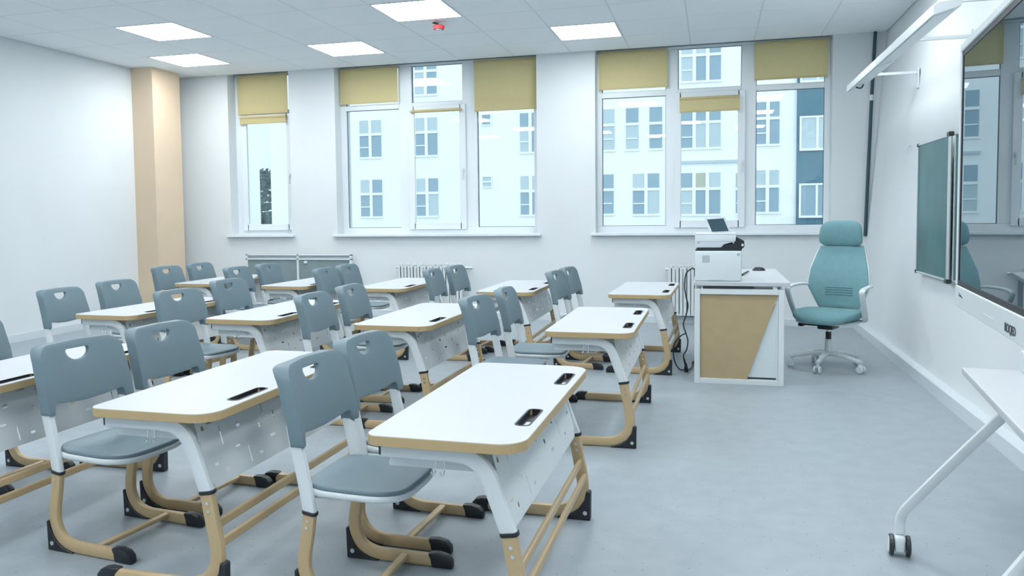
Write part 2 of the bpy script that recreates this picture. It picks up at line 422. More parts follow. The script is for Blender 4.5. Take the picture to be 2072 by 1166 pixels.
for z in (.95, 3.87, 6.8):
    f = B(); L = bld.location
    for q in ((3.6, 4.78, z, z+.10), (3.6, 4.78, z+1.42, z+1.5), (3.6, 3.68, z+.102, z+1.418), (4.28, 4.37, z+.102, z+1.418), (4.7, 4.78, z+.102, z+1.418)): box(f, (q[0]-L.x, -.26, q[2]-L.z), (q[1]-L.x, -.18, q[3]-L.z))
    wf = link('building_window', f, 'facade', bld)
    link('pane', bx((3.64-L.x, -.22, z-L.z), (4.75-L.x, -.15, z+1.5-L.z)), 'pane_blind' if z > 2 else 'pane_out', wf)
b2 = empty('building', (-35, 50, -8)); tag(b2, 'white building end wall seen at the left of the narrow window', 'building')
link('wall', prism([(4.6, 0), (-.6, 8), (-12, 8), (-12, 0)], 0, 26, 'z'), 'facade', b2)
b3 = empty('building', (-50, 92, -8)); tag(b3, 'distant pale building seen in the gap above the trees through the narrow window', 'building')
link('wall', bx((-9, 0, 0), (-3.2, 6, 30)), 'facade', b3)
for z in (16, 19, 22): link('building_window', bx((-4.2, -.1, z), (-3.6, 0, z+1.6), 0), 'pane_out', b3)
def tree(x, y, h, label):
    t = empty('tree', (x, y, -8)); tag(t, label, 'tree', 'trees in the gap between the buildings')
    bm = B(); cyl(bm, (0, 0, 0), (0, 0, h*.7), .25, .12); link('trunk', bm, 'bark', t)
    bm = B(); rnd = random.Random(int(x*10))
    for _ in range(900):
        a = rnd.random()*2*pi; z = rnd.uniform(.12, 1); r = 2.6*math.sqrt(max(0, 1-((z-.5)/.55)**2))*math.sqrt(rnd.random())
        p = Vector((r*cos(a), r*sin(a), z*h)); s = rnd.uniform(.2, .45)
        n = Vector((rnd.gauss(0, 1), rnd.gauss(0, 1), rnd.gauss(0, 1))).normalized(); u = n.orthogonal().normalized(); v = n.cross(u)
        bm.faces.new([bm.verts.new(p+u*s*i+v*s*j*.6) for i, j in ((-1, 0), (0, -1), (1, 0), (0, 1))])
    fo = link('foliage', bm, 'leaf', t); fo['kind'] = 'stuff'
tree(-39.8, 66, 13.4, 'dark green tree in the gap between the buildings'); tree(-43.0, 71, 13.9, 'dark green tree behind, in the gap between the buildings')
st(link('ground', bx((-90, 10.5, -8.4), (60, 120, -8)), 'ground'))

# ------------------------------------------------------------------ school desk prototype (origin: floor below the top's centre)
def xz(pts, y): return [Vector((a, y, b)) for a, b in pts]
def desk_proto():
    d = empty('school_desk'); H = .638; T = .031; hw, hl = .242, .60
    out = rrect(-hw, -hl, hw, hl, (.045, .085, .085, .045), 8)
    holes = [rrect(.168, c-.105, .212, c+.105, .018, 4) for c in (-.285, .33)]
    top = link('tabletop', bevel_sharp(plate(out, holes, lambda u, v: (u, v, H), lambda u, v: (u, v, H-.0035)), .0008, 50, 1), 'top', d)
    out2 = rrect(-hw-.001, -hl-.001, hw+.001, hl+.001, (.045, .085, .085, .045), 8)
    link('edge_band', bevel_sharp(plate(out2, holes, lambda u, v: (u, v, H-.002), lambda u, v: (u, v, H-T)), .002, 50, 1), 'edge', top)
    for c in (-.285, .33):
        bm = plate(rrect(.164, c-.109, .216, c+.109, .02, 4), [rrect(.170, c-.103, .210, c+.103, .016, 4)], lambda u, v: (u, v, H+.0015), lambda u, v: (u, v, H-.001))
        box(bm, (.169, c-.104, H-.022), (.211, c+.104, H-.018)); 
        for q in (((.168, c-.105), (.171, c+.105)), ((.209, c-.105), (.212, c+.105)), ((.17, c-.105), (.21, c-.102)), ((.17, c+.102), (.21, c+.105))): box(bm, (*q[0], H-.022), (*q[1], H-.001))
        tr = link('pencil_tray', bm, 'black', d)
        link('tray_highlight', bx((.182, c-.085, H-.018), (.203, c-.01, H-.012), .003, 2), 'alu', tr)  # bright bar stands in for the highlight in the black tray
    for s in (-1, 1):
        y = s*.545
        up_ = link('support_arm', sweep(B(), smoothpath(xz([(-.205, .586), (-.10, .586), (.02, .585), (.078, .574), (.122, .535), (.152, .46), (.190, .355)], y), 5), .052, .030), 'white', d, True)
        lg = link('leg', sweep(B(), smoothpath(xz([(.188, .36), (.206, .26), (.222, .17), (.219, .115), (.19, .063), (.13, .033), (.05, .027), (-.10, .027), (-.225, .027)], y), 5), .050, .032), 'tan', d, True)
        link('collar', bevel_sharp(sweep(B(), xz([(.1885, .366), (.1905, .353)], y), .058, .038), .002, 40, 1), 'black', lg, True)
        link('foot_cap', bevel_sharp(prism([(-.185, .001), (-.19, .03), (-.175, .056), (-.215, .059), (-.245, .052), (-.262, .033), (-.264, .001)], y-.019, y+.019), .006, 30, 2), 'black', lg, True)
        ft = link('corner_foot', bevel_sharp(prism([(.256, .001), (.258, .12), (.240, .125), (.232, .085), (.205, .045), (.165, .018), (.12, .008), (.115, .001)], y-.019, y+.019), .003, 30, 1), 'black', lg, True)
        bm = B()
        for yy in (-1,): cyl(bm, (.235, y+yy*.0185, .032), (.235, y+yy*.0215, .032), .009)
        link('foot_screw', bm, 'alu', ft, True)
        for (a, b) in ((.197, .325), (.202, .298)):
            bm = B()
            for yy in (-1,): cyl(bm, (a, y+yy*.0155, b), (a, y+yy*.0185, b), .006, n=10)
            link('bolt', bm, 'chrome', lg, True)
        link('arm_end', bx((-.212, y-.0155, .568), (-.203, y+.0155, .610), .002, 1), 'dark', up_)
        hk = B()
        for dx in (0, .028): tube(hk, smoothpath([(-.03+dx, y-.012, .567), (-.03+dx, y-.016, .535), (-.034+dx, y-.022, .520), (-.042+dx, y-.025, .532)], 3), .002, 6)
        link('bag_hook', hk, 'chrome', d, True)
    for (x, z) in ((.214, .245), (.232, .185)):
        bm = bx((x-.008, -.535, z-.016), (x+.008, .535, z+.016), .005, 2); link('stretcher', bm, 'tan', d)
    # punched modesty panel
    sl = []
    for (v, h, a, b) in ((-.50, .80, .008, .008), (-.46, .84, .016, .004), (-.41, .62, .004, .034), (-.36, .84, .014, .004), (-.33, .38, .014, .004), (-.30, .66, .012, .008),
                         (-.27, .20, .004, .030), (-.21, .86, .020, .005), (-.17, .52, .008, .008), (-.13, .78, .004, .034), (-.10, .30, .018, .005), (-.06, .60, .004, .018), (-.01, .82, .014, .005),
                         (.04, .42, .009, .009), (.08, .70, .004, .032), (.12, .22, .016, .005), (.16, .85, .014, .004), (.20, .55, .008, .008), (.25, .74, .018, .005), (.28, .36, .004, .032), (.33, .84, .012, .004),
                         (.36, .20, .012, .006), (.40, .60, .009, .009), (.44, .80, .004, .03), (.48, .42, .014, .005), (-.47, .28, .012, .005), (-.42, .16, .008, .008), (-.20, .14, .012, .005)):
        cz = h*.25; cz = min(max(cz, b+.012), .25-b-.012); sl.append([(v-a, cz-b), (v+a, cz-b), (v+a, cz+b), (v-a, cz+b)])
    def pf(dx): return lambda u, v: (.196-.068*(v/.25)+dx, u, .362+v)
    ol = [(-.53, .03), (-.50, 0), (.50, 0), (.53, .03), (.53, .25), (-.53, .25)]
    link('modesty_panel', plate(ol, sl, pf(0), pf(.0016)), 'white', d)
    bm = B()
    box(bm, (-.20, -.50, .520), (.13, .50, .523)); box(bm, (.128, -.50, .520), (.131, .50, .610)); box(bm, (-.20, -.502, .520), (.13, -.50, .611)); box(bm, (-.20, .50, .520), (.13, .502, .611)); box(bm, (-.203, -.502, .520), (-.20, .502, .533))
    link('book_tray', bm, 'white', d)
    return d

# ------------------------------------------------------------------ school chair prototype (origin: floor below the seat, faces +x)
def chair_proto():
    c = empty('school_chair'); X0 = -.19
    # backrest shell
    hw = .209
    R = []
    def arc(cx, cy, r, a0, a1, n=6): return [(cx+r*cos(radians(a0+(a1-a0)*k/n)), cy+r*sin(radians(a0+(a1-a0)*k/n))) for k in range(n+1)]
    R += arc(hw-.008-.06, .733, .06, 0, 90, 7)
    R += [(.06, .7935), (0, .795), (-.06, .7935)]
    R += arc(-(hw-.008-.06), .733, .06, 90, 180, 7)
    R += [(-hw, .62), (-hw, .545)]+arc(-hw+.012, .540, .012, 180, 270, 3)[1:]+[(-.176, .528), (-.172, .545), (-.168, .566), (-.15, .567)]
    R += [(-.08, .556), (0, .551), (.08, .556)]
    R += [(.15, .567), (.168, .566), (.172, .545), (.176, .528)]+arc(hw-.012, .540, .012, 270, 360, 3)[:-1]+[(hw, .545), (hw, .62)]
    hole = [(-.050, .762), (.050, .762), (.057, .756)]+[(.056*cos(radians(a)), .752+.038*sin(radians(a))) for a in range(-8, -173, -18)]+[(-.057, .756)]
    def crv(u, v, front):
        a = abs(u)/hw; z = v
        lean = -.062*((z-.53)/.265)**1.3 if z > .53 else 0
        base = X0+lean+.040*a**2.2-.020
        if front: return Vector((base+.012-.004*a**8, u, z))
        th = .018+.036*min(1, max(0, (a-.5)/.35))**1.5+.012*max(0, (z-.74)/.05)
        return Vector((base+.012-th, u, z))
    bm = plate(R, [hole], lambda u, v: crv(u, v, True), lambda u, v: crv(u, v, False), .022)
    bevel_sharp(bm, .004, 55, 2)
    bk = link('backrest', bm, 'grey', c, True)
    for s in (-1, 1):
        bm = B(); cyl(bm, (X0+.010, s*.193, .548), (X0+.0165, s*.193, .548), .006, n=10); link('bolt', bm, 'chrome', bk, True)
    for s in (-1, 1):
        y = s*.188
        ua = link('upright', sweep(B(), smoothpath(xz([(X0-.022, .60), (X0-.012, .54), (X0+.004, .47), (X0+.020, .39), (X0+.034, .305)], y), 4), .046, .026), 'white', c, True)
        lg = link('leg', sweep(B(), smoothpath(xz([(X0+.034, .31), (X0+.022, .23), (X0+.010, .155), (X0+.014, .10), (X0+.045, .050), (X0+.105, .027), (X0+.18, .025), (X0+.36, .025)], y), 5), .046, .028), 'tan', c, True)
        link('collar', bevel_sharp(sweep(B(), xz([(X0+.0345, .316), (X0+.0325, .304)], y), .054, .034), .002, 40, 1), 'black', lg, True)
        link('foot_cap', bevel_sharp(prism([(X0+.32, .001), (X0+.315, .03), (X0+.305, .052), (X0+.345, .056), (X0+.38, .048), (X0+.398, .030), (X0+.40, .001)], y-.0175, y+.0175), .006, 30, 2), 'black', lg, True)
        ft = link('corner_foot', bevel_sharp(prism([(X0-.018, .001), (X0-.022, .115), (X0-.012, .118), (X0-.006, .085), (X0+.022, .042), (X0+.06, .017), (X0+.105, .006), (X0+.11, .001)], y-.0175, y+.0175), .003, 30, 1), 'black', lg, True)
        bm = B()
        for yy in (-1,): cyl(bm, (X0+.005, y+yy*.017, .030), (X0+.005, y+yy*.020, .030), .0085)
        link('foot_screw', bm, 'alu', ft, True)
        for (a, b) in ((.030, .285), (.026, .262)):
            bm = B()
            for yy in (-1,): cyl(bm, (X0+a, y+yy*.0135, b), (X0+a, y+yy*.0165, b), .005, n=10)
            link('bolt', bm, 'chrome', lg, True)
        link('seat_bracket', sweep(B(), smoothpath(xz([(X0+.02, .362), (X0+.10, .361), (X0+.26, .361)], y*.84), 3), .022, .018), 'white', c, True)
    bm = B(); sweep(bm, [Vector((X0+.215, -.185, .034)), Vector((X0+.215, .185, .034))], .030, .018, (0, 0, 1)); link('crossbar', bm, 'tan', c, True)
    # seat: white shell and blue-grey pad
    def seat(inf, z0, z1, dome, name, m, bev):
        o = []; n = 40
        for k in range(n):
            a = 2*pi*k/n; e = 2/3.6 if cos(a) > 0 else 2/5.5
            x = .183*math.copysign(abs(cos(a))**e, cos(a))-.013; y = (.194+.010*(x/.183))*math.copysign(abs(sin(a))**e, sin(a))
            o.append((x*(1+inf), y*(1+inf)))
        def zf(u, v):
            r = min(1, max(abs(u)/.19, abs(v)/.2)); front = max(0, (u-.10)/.09)
            return z1-dome*(.012*(1-r**2))-.012*front**2+.006*max(0, (-u-.1)/.09)
        bm = plate(o, [], lambda u, v: (u, v, zf(u, v)), lambda u, v: (u, v, z0-(.012*max(0, (u-.10)/.09)**2)), .03)
        bevel_sharp(bm, bev, 55, 3); return link(name, bm, m, c, True)
    sh = seat(.0, .362, .384, 0, 'seat_shell', 'white', .008)
    seat(-.022, .380, .402, 1, 'seat_pad', 'grey', .009)
    return c

D0 = desk_proto(); C0 = chair_proto(); index_kids()
# ---- placement: rows run from the camera to the windows
DESKS = [ # x, y, rot, label
 (-.752, 2.771, -.008, 'white-topped school desk nearest the camera, beside the open floor at right'),
 (-1.836, 2.871, 0, 'white-topped school desk of the nearest row, second from the open floor'),
 (-2.935, 2.90, 0, 'white-topped school desk of the nearest row, cut off by the left edge of the photo'),
 (-.657, 4.941, 0, 'white-topped school desk at the right end of the middle row'),
 (-1.831, 4.989, -.008, 'white-topped school desk second from the right in the middle row'),
 (-2.905, 5.061, -.012, 'white-topped school desk third from the right in the middle row'),
 (-3.948, 5.099, -.031, 'white-topped school desk at the left end of the middle row'),
 (-.553, 7.011, -.025, 'white-topped school desk of the far row, closest to the teacher desk'),
 (-1.680, 7.062, 0, 'white-topped school desk of the far row, second from the teacher desk'),
 (-2.866, 7.199, 0, 'white-topped school desk of the far row, in front of the left radiator'),
 (-3.849, 7.289, -.03, 'white-topped school desk of the far row, in front of the grey double board'),
 (-4.919, 7.415, .03, 'white-topped school desk of the far row, nearest the peach column')]
for i, (x, y, a, l) in enumerate(DESKS):
    o = D0 if i == 0 else copy_tree(D0)
    o.location = (x, y, 0); o.rotation_euler = (0, 0, a); tag(o, l, 'desk', 'school desks in three rows')
# backrest lug line x, centre y, rotation (deg)
CH = [
 (-1.31, 2.545, -1, 'grey school chair nearest the camera, at the near half of the nearest desk'),
 (-1.34, 3.055, -3, 'grey school chair at the far half of the desk nearest the camera'),
 (-2.455, 2.70, -6, 'grey school chair at the near half of the nearest row, second desk, lower left'),
 (-2.43, 3.19, -4, 'grey school chair at the far half of the nearest row, second desk'),
 (-3.55, 3.15, 0, 'grey school chair cut off by the left edge of the photo'),
 (-1.325, 4.65, -6, 'grey school chair at the near half of the middle row, right-end desk'),
 (-1.28, 5.20, 2, 'grey school chair at the far half of the middle row, right-end desk, turned slightly'),
 (-2.415, 4.655, 0, 'grey school chair at the near half of the middle row, second desk from the right'),
 (-2.44, 5.27, 2, 'grey school chair at the far half of the middle row, second desk from the right'),
 (-3.50, 4.75, -8, 'grey school chair at the near half of the middle row, third desk from the right'),
 (-3.66, 5.60, -3, 'grey school chair at the far half of the middle row, third desk from the right'),
 (-4.45, 4.72, 3, 'grey school chair at the near half of the middle row, left-end desk'),
 (-4.55, 5.40, 0, 'grey school chair at the far half of the middle row, left-end desk'),
 (-1.245, 6.78, -5, 'grey chair at the near half of the far-row desk beside the teacher desk'),
 (-1.215, 7.26, -5, 'grey chair at the far half of the far-row desk beside the teacher desk'),
 (-2.397, 6.90, 2, "grey chair, near half of the far row's second desk from the teacher desk"),
 (-2.345, 7.40, -4, "grey chair, far half of the far row's second desk from the teacher desk"),
 (-3.50, 6.95, 0, 'grey chair, near half of the far-row desk before the left radiator'),
 (-3.52, 7.48, 0, 'grey chair, far half of the far-row desk before the left radiator'),
 (-4.50, 7.02, 0, 'grey chair, near half of the far-row desk before the grey double board'),
 (-4.47, 7.55, 0, 'grey chair, far half of the far-row desk before the grey double board'),
 (-5.34, 7.05, -3, 'grey school chair before the peach column, near half of the last far desk'),
 (-5.32, 7.58, 0, 'grey school chair right of the peach column, far half of the last far desk')]
for i, (x, y, a, l) in enumerate(CH):
    a = radians(a); o = C0 if i == 0 else copy_tree(C0)
    o.location = (x+.19*cos(a), y+.19*sin(a), 0); o.rotation_euler = (0, 0, a); tag(o, l, 'chair', 'grey school chairs')

# ------------------------------------------------------------------ teacher's desk
t = empty('teacher_desk', (.183, 6.9, 0)); tag(t, 'white framed teacher desk with a tan and white end panel', 'desk')
X0, X1, Y0, Y1 = -.317, .317, -.70, .72
link('desktop', bx((X0-.01, Y0-.005, .734), (.357, .75, .765), .003, 1), 'top', t)
for y0, y1 in ((Y0, Y0+.045), (Y1-.045, Y1)):
    bm = B()
    for a, b in (((X0, 0), (X0+.04, .712)), ((X1-.04, 0), (X1, .712)), ((X0+.04, 0), (X1-.04, .04)), ((X0+.04, .672), (X1-.04, .712))): box(bm, (a[0], y0, a[1]), (b[0], y1, b[1]), .002, 1)
    link('end_frame', bm, 'white', t)
    bm = B(); 
    for x in (X0+.05, X1-.08): box(bm, (x, y0+.005, .712), (x+.03, y1-.005, .734))
    link('spacer', bm, 'white', t)
yp = Y0+.018
link('end_panel', prism([(X0+.041, .041), (X0+.041, .671), (X1-.041, .671), (X1-.255, .041)], yp, yp+.012), 'tanpanel', t)
link('end_panel', prism([(X1-.262, .055), (X1-.060, .60), (X1-.052, .60), (X1-.052, .055)], yp+.014, yp+.024), 'whitepanel', t)
link('side_post', bx((X1-.052, yp+.005, .041), (X1-.041, yp+.03, .665)), 'cream', t)
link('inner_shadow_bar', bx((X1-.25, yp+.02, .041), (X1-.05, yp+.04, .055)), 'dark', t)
link('modesty_panel', bx((X0+.006, Y0+.045, .04), (X0+.022, Y1-.045, .70)), 'white', t)
link('drawer_box', bx((X0+.06, Y0+.06, .44), (X1-.06, Y1-.06, .70), .004, 1), 'white', t)
link('dark_strip', bx((X0+.06, Y0+.002, .713), (X0+.42, Y0+.02, .731)), 'dark', t)  # dark strip set in the gap under the desktop
link('top_rail', bx((X0+.02, Y0+.05, .712), (X1-.02, Y1-.05, .734)), 'white', t)

# printer on the near end of the teacher desk
p = empty('printer', (.035, 6.40, .765)); tag(p, 'white multifunction printer with a raised tilted screen on the teacher desk', 'printer')
link('body', bx((-.168, -.16, 0), (.168, .17, .228), .012, 3), 'cream', p, True)
link('front_patch', bx((-.115, -.1615, .14), (-.06, -.1598, .195)), 'print', p)
link('tray_slot', bx((-.07, -.1615, .008), (.04, -.1598, .012)), 'print', p)
link('badge', bx((.135, -.1615, .19), (.155, -.1598, .212)), 'print', p)
link('output_tray', prism([(-.168, .228), (-.150, .250), (.02, .250), (.05, .275), (.125, .285), (.13, .328), (.185, .300), (.186, .258), (.168, .240), (.168, .228)], -.15, .15), 'black', p)
link('tray_lever', bx((.165, -.158, .262), (.180, -.15, .28), .003, 1), 'cream', p)
link('scanner', bevel_sharp(prism([(-.165, .252), (-.168, .345), (-.160, .352), (.128, .352), (.124, .30), (.04, .275), (.02, .252)], -.155, .165), .004, 30, 2), 'cream', p, True)
link('scanner_lid', bx((-.166, -.157, .345), (.128, .168, .360), .005, 2), 'white', p, True)
link('seam', bx((-.165, -.1565, .298), (.12, -.1555, .3005)), 'print', p)
for x in (-.148, .10): link('latch', bx((x, -.158, .284), (x+.014, -.154, .302), .002, 1), 'print', p)
ps = link('control_screen', prism([(-.058, .356), (-.10, .468), (.048, .478), (.095, .362)], -.0, .02), 'white', p)
link('screen_glass', prism([(-.044, .368), (-.082, .460), (.038, .468), (.078, .372)], -.004, -.0005), 'lcd', ps)
# mouse and small black cable stub
mo = empty('computer_mouse', (.385, 7.42, .765)); tag(mo, 'black computer mouse on the white teacher desk', 'mouse')
bm = B(); bmesh.ops.create_uvsphere(bm, u_segments=16, v_segments=10, radius=1)
for v in list(bm.verts):
    v.co = Vector((v.co.x*.055, v.co.y*.035, max(0, v.co.z)*.032))
link('mouse_shell', bm, 'black', mo, True); link('wheel', bx((-.035, -.004, .02), (-.015, .004, .031), .002, 1), 'dark', mo)
q = tag(link('usb_plug', bevel_sharp(sweep(B(), smoothpath([(.225, 6.78, .776), (.24, 6.90, .776), (.285, 7.12, .778)], 4), .014, .012, (0, 0, 1)), .002, 50, 1), 'black', smooth=True), 'black cable with plug lying right of the printer', 'cable')
# power cords hanging between student desk and teacher desk
cd_ = empty('power_cord', (-.20, 6.55, 0)); tag(cd_, 'black power cords hanging from the printer to the floor with plugs', 'cable')
def cp(*L): return [Vector((a+.20, b-6.55, c)) for a, b, c in L]
bm = B(); tube(bm, smoothpath(cp((-.142, 6.45, .84), (-.16, 6.47, .845), (-.205, 6.5, .80), (-.215, 6.5, .70), (-.205, 6.5, .62), (-.19, 6.5, .55), (-.205, 6.5, .47), (-.225, 6.5, .40), (-.205, 6.5, .33), (-.19, 6.5, .27), (-.20, 6.5, .20), (-.225, 6.52, .14), (-.20, 6.6, .03), (-.17, 6.75, .008), (-.165, 6.95, .008)), 6), .0055); link('cord', bm, 'dark', cd_, True)
bm = B(); tube(bm, smoothpath(cp((-.205, 6.5, .33), (-.25, 6.52, .30), (-.30, 6.56, .22), (-.30, 6.6, .10), (-.26, 6.62, .02), (-.22, 6.68, .007)), 6), .0055); link('cord', bm, 'dark', cd_, True)
bm = B(); tube(bm, smoothpath(cp((-.225, 6.52, .14), (-.215, 6.56, .10), (-.21, 6.6, .07)), 6), .0055); link('cord', bm, 'dark', cd_, True)
for a, b in (((-.165, 6.95, .012), (-.145, 7.02, .012)), ((-.21, 6.59, .075), (-.205, 6.61, .012))):
    bm = B(); A, D = cp(a, b); cyl(bm, A, D, .008, .018, 10); cyl(bm, D, D+(D-A).normalized()*.03, .018, .016, 10); link('plug', bm, 'black', cd_, True)

# ------------------------------------------------------------------ office chair (faces -y in its own frame)
oc = empty('office_chair', (.905, 7.02, 0), radians(-27)); tag(oc, 'teal office chair with headrest and white arms on castors', 'chair')
for k in range(5):
    a = radians(90+72*k+40); d = Vector((cos(a), sin(a), 0)); n = Vector((-sin(a), cos(a), 0))
    lg = link('base_leg', sweep(B(), [d*.02+Vector((0, 0, .125)), d*.14+Vector((0, 0, .115)), d*.29+Vector((0, 0, .085))], .036, .045, n, .3, lambda t: 1-.35*t), 'white', oc, True)
    bm = B(); cyl(bm, d*.275+Vector((0, 0, .085)), d*.275+Vector((0, 0, .045)), .012); box(bm, (d.x*.28-.014, d.y*.28-.014, .04), (d.x*.28+.014, d.y*.28+.014, .066), .006, 1)
    cs = link('castor', bm, 'cream', lg, True)
    for s in (-1, 1): link('wheel', bevel_sharp(cyl(B(), d*.285+n*s*.012+Vector((0, 0, .030)), d*.285+n*s*.026+Vector((0, 0, .030)), .029, n=18), .003, 50, 1), 'cream', lg, True)
bm = B(); cyl(bm, (0, 0, .10), (0, 0, .24), .030, .026, 18); link('hub', bm, 'white', oc, True)
bm = B(); cyl(bm, (0, 0, .24), (0, 0, .30), .022, n=16); link('collar', bm, 'black', oc, True)
bm = B(); cyl(bm, (0, 0, .24), (0, 0, .36), .014, n=16); link('gas_lift', bm, 'chrome', oc, True)
link('tilt_mechanism', bx((-.06, -.09, .325), (.06, .08, .375), .01, 2), 'black', oc, True)
bm = B(); cyl(bm, (-.05, -.02, .345), (-.20, -.02, .345), .006); box(bm, (-.235, -.045, .330), (-.19, .005, .356), .006, 1); link('tilt_lever', bm, 'black', oc, True)
# seat cushion
def cushion(name, m, fu, nu=22, nv=22, parent=None):
    """closed surface: fu(s, t) for s,t on a cube-ish superellipsoid"""
    bm = B(); g = []
    for j in range(nv+1):
        ph = -pi/2+pi*j/nv; g.append([bm.verts.new(fu(2*pi*i/nu, ph)) for i in range(nu)])
    for j in range(nv):
        for i in range(nu):
            f = (g[j][i], g[j][(i+1) % nu], g[j+1][(i+1) % nu], g[j+1][i]); bm.faces.new(f)
    bmesh.ops.remove_doubles(bm, verts=bm.verts, dist=1e-5); return link(name, bm, m, parent, True)
def sp(v, e): return math.copysign(abs(v)**e, v)
def seatf(a, ph):
    cxy = sp(cos(ph), .45); x = .25*sp(cos(a), .6)*cxy; y = .235*sp(sin(a), .6)*cxy; z = .045*sp(sin(ph), .7)
    drop = .035*max(0, (-y-.12)/.11)**2
    return Vector((x, y-.01, .435+z-drop+.015*(abs(x)/.25)**2))
cushion('seat_cushion', 'teal', seatf, 40, 16, oc)
def trayf(a, ph):
    cxy = sp(cos(ph), .4); x = .235*sp(cos(a), .6)*cxy; y = .21*sp(sin(a), .6)*cxy; return Vector((x, y, .388+.018*sp(sin(ph), .6)))
cushion('seat_pan', 'white', trayf, 32, 8, oc)
# mesh backrest
def bw(z):   # half width of the back at height z
    pts = [(.455, .150), (.50, .175), (.66, .245), (.80, .228), (.98, .178), (1.0, .172)]
    for (a, b), (c, d) in zip(pts, pts[1:]):
        if z <= c: return b+(d-b)*(z-a)/(c-a)
    return pts[-1][1]
def by(z): return .235+.055*((z-.47)/.53)-.030*sin(pi*min(1, max(0, (z-.45)/.55)))*1.3+.02
ol = [(s*bw(z), z) for s, zs in ((1, (.47, .50, .58, .66, .72, .80, .90, .985)), (-1, (.985, .90, .80, .72, .66, .58, .50, .47))) for z in zs]
def bkf(dy, lum=False):
    def f(u, v):
        y = by(v)-.045*(abs(u)/.25)**2+dy
        return Vector((u, y, v))
    return f
bm = plate(ol, [], bkf(-.012), bkf(.012), .035); bevel_sharp(bm, .006, 60, 2)
bk = link('mesh_back', bm, 'mesh', oc, True)
fr = B(); path = [Vector((u, by(v)-.045*(abs(u)/.25)**2+.012, v)) for u, v in ol]
sweep(fr, path, .022, .022, (0, 1, 0)); link('back_frame', fr, 'white', oc, True)
for k, z in enumerate((.585, .605, .625, .645)):
    wd = .10-.02*k if k < 3 else .05
    link('lumbar_rib', sweep(B(), [Vector((u, by(z)-.045*(abs(u)/.25)**2-.014, z)) for u in [-.11+.022*i for i in range(11)]], .006, .008, (0, 1, 0)), 'teal', bk, True)
def headf(a, ph):
    cxy = sp(cos(ph), .5); z = .108*sp(sin(a), .5)*cxy; x = (.172-.012*(z/.108))*sp(cos(a), .5)*cxy; y = .032*sp(sin(ph), .8)
    return Vector((x, by(1.0)-.03+y-.035*(abs(x)/.17)**2+.1*z*z/.098, 1.09+z))
cushion('headrest', 'teal', headf, 36, 12, oc)
link('back_support', sweep(B(), smoothpath([(0, .05, .372), (0, .20, .378), (0, .275, .43), (0, .262, .55)], 5), .03, .07, (1, 0, 0)), 'white', oc, True)
for s in (-1, 1):
    pts = [(s*.235, .08, .392), (s*.275, .02, .42), (s*.288, -.06, .53), (s*.292, -.115, .625), (s*.292, -.10, .655), (s*.288, .0, .668), (s*.272, .15, .668), (s*.225, .235, .66)]
    link('armrest', sweep(B(), smoothpath(pts, 6), .020, .045, (s*.99, .1, .05), .4), 'white', oc, True)

# ------------------------------------------------------------------ radiators
def radiator(x, n, label):
    t = empty('radiator', (x, W-.075, .10)); tag(t, label, 'radiator', 'white sectional radiators under the windows')
    for i in range(n):
        a = i*.085; bm = B()
        box(bm, (a+.004, -.045, .0), (a+.081, -.038, .55), .004, 1); box(bm, (a+.034, -.045, .02), (a+.050, .04, .56), .003, 1)
        box(bm, (a+.010, -.02, .555), (a+.074, -.008, .585), .004, 1); box(bm, (a+.004, .0, .0), (a+.081, .006, .54), .003, 1)
        link('radiator_section', bm, 'white', t)
    bm = B(); cyl(bm, (-.03, 0, .03), (n*.085+.05, 0, .03), .018); cyl(bm, (-.03, 0, .53), (n*.085+.07, 0, .53), .018); link('manifold', bm, 'white', t, True)
    bm = B(); cyl(bm, (n*.085+.03, 0, .53), (n*.085+.12, 0, .53), .024, .018); link('valve', bm, 'alu', t, True)
radiator(-3.81, 10, 'white sectional radiator under the middle window')
radiator(-.50, 9, 'white sectional radiator under the right-hand window, partly behind the printer')

# grey double board standing under the left window
t = empty('grey_board', (-5.205, W-.09, 0)); tag(t, 'wide grey two-panel board in a white frame standing against the window wall', 'board')
bm = B(); a = .765
for q in (((-a, .72), (a, .738)), ((-a, .775), (a, .792)), ((-a, .13), (-a+.03, .792)), ((a-.03, .13), (a, .792)), ((-.015, .13), (.015, .792)), ((-a, .13), (a, .155))): box(bm, (q[0][0], -.02, q[0][1]), (q[1][0], .02, q[1][1]), .003, 1)
link('board_frame', bm, 'white', t)
for x0, x1 in ((-a+.03, -.015), (.015, a-.03)):
    link('board_panel', bx((x0, -.006, .155), (x1, .006, .72)), 'greyboard', t); link('slot_panel', bx((x0, .002, .738), (x1, .008, .775)), 'print', t)
bm = B(); box(bm, (.09, -.025, .675), (.14, -.008, .705), .004, 1); link('lock', bm, 'white', t)
for x in (-a+.05, a-.08): link('support_foot', bx((x, -.04, 0), (x+.03, .06, .13), .004, 1), 'white', t)

# dark corner pipe
t = empty('wall_pipe', (1.59, W-.03, 1.0)); tag(t, 'thin dark vertical pipe in the corner beside the right-hand window', 'pipe')
bm = B(); cyl(bm, (-.010, 0, 0), (.032, 0, 1.46), .017, n=12); link('pipe_length', bm, 'pipe', t, True)
bm = B(); cyl(bm, (.033, 0, 1.50), (.060, 0, C-1.0), .017, n=12); link('pipe_length', bm, 'pipe', t, True)
bm = B(); cyl(bm, (.032, 0, 1.45), (.033, 0, 1.51), .022, n=12); link('pipe_joint', bm, 'white', t, True)
# small hook on the right wall
tag(link('wall_hook', tube(B(), smoothpath([(xr(1.8)-.001, 7.85, 1.84), (xr(1.8)-.02, 7.85, 1.83), (xr(1.8)-.024, 7.85, 1.79), (xr(1.8)-.015, 7.84, 1.77)], 4), .005), 'alu', smooth=True), 'small metal hook on the right wall above the chalkboard corner', 'hook')

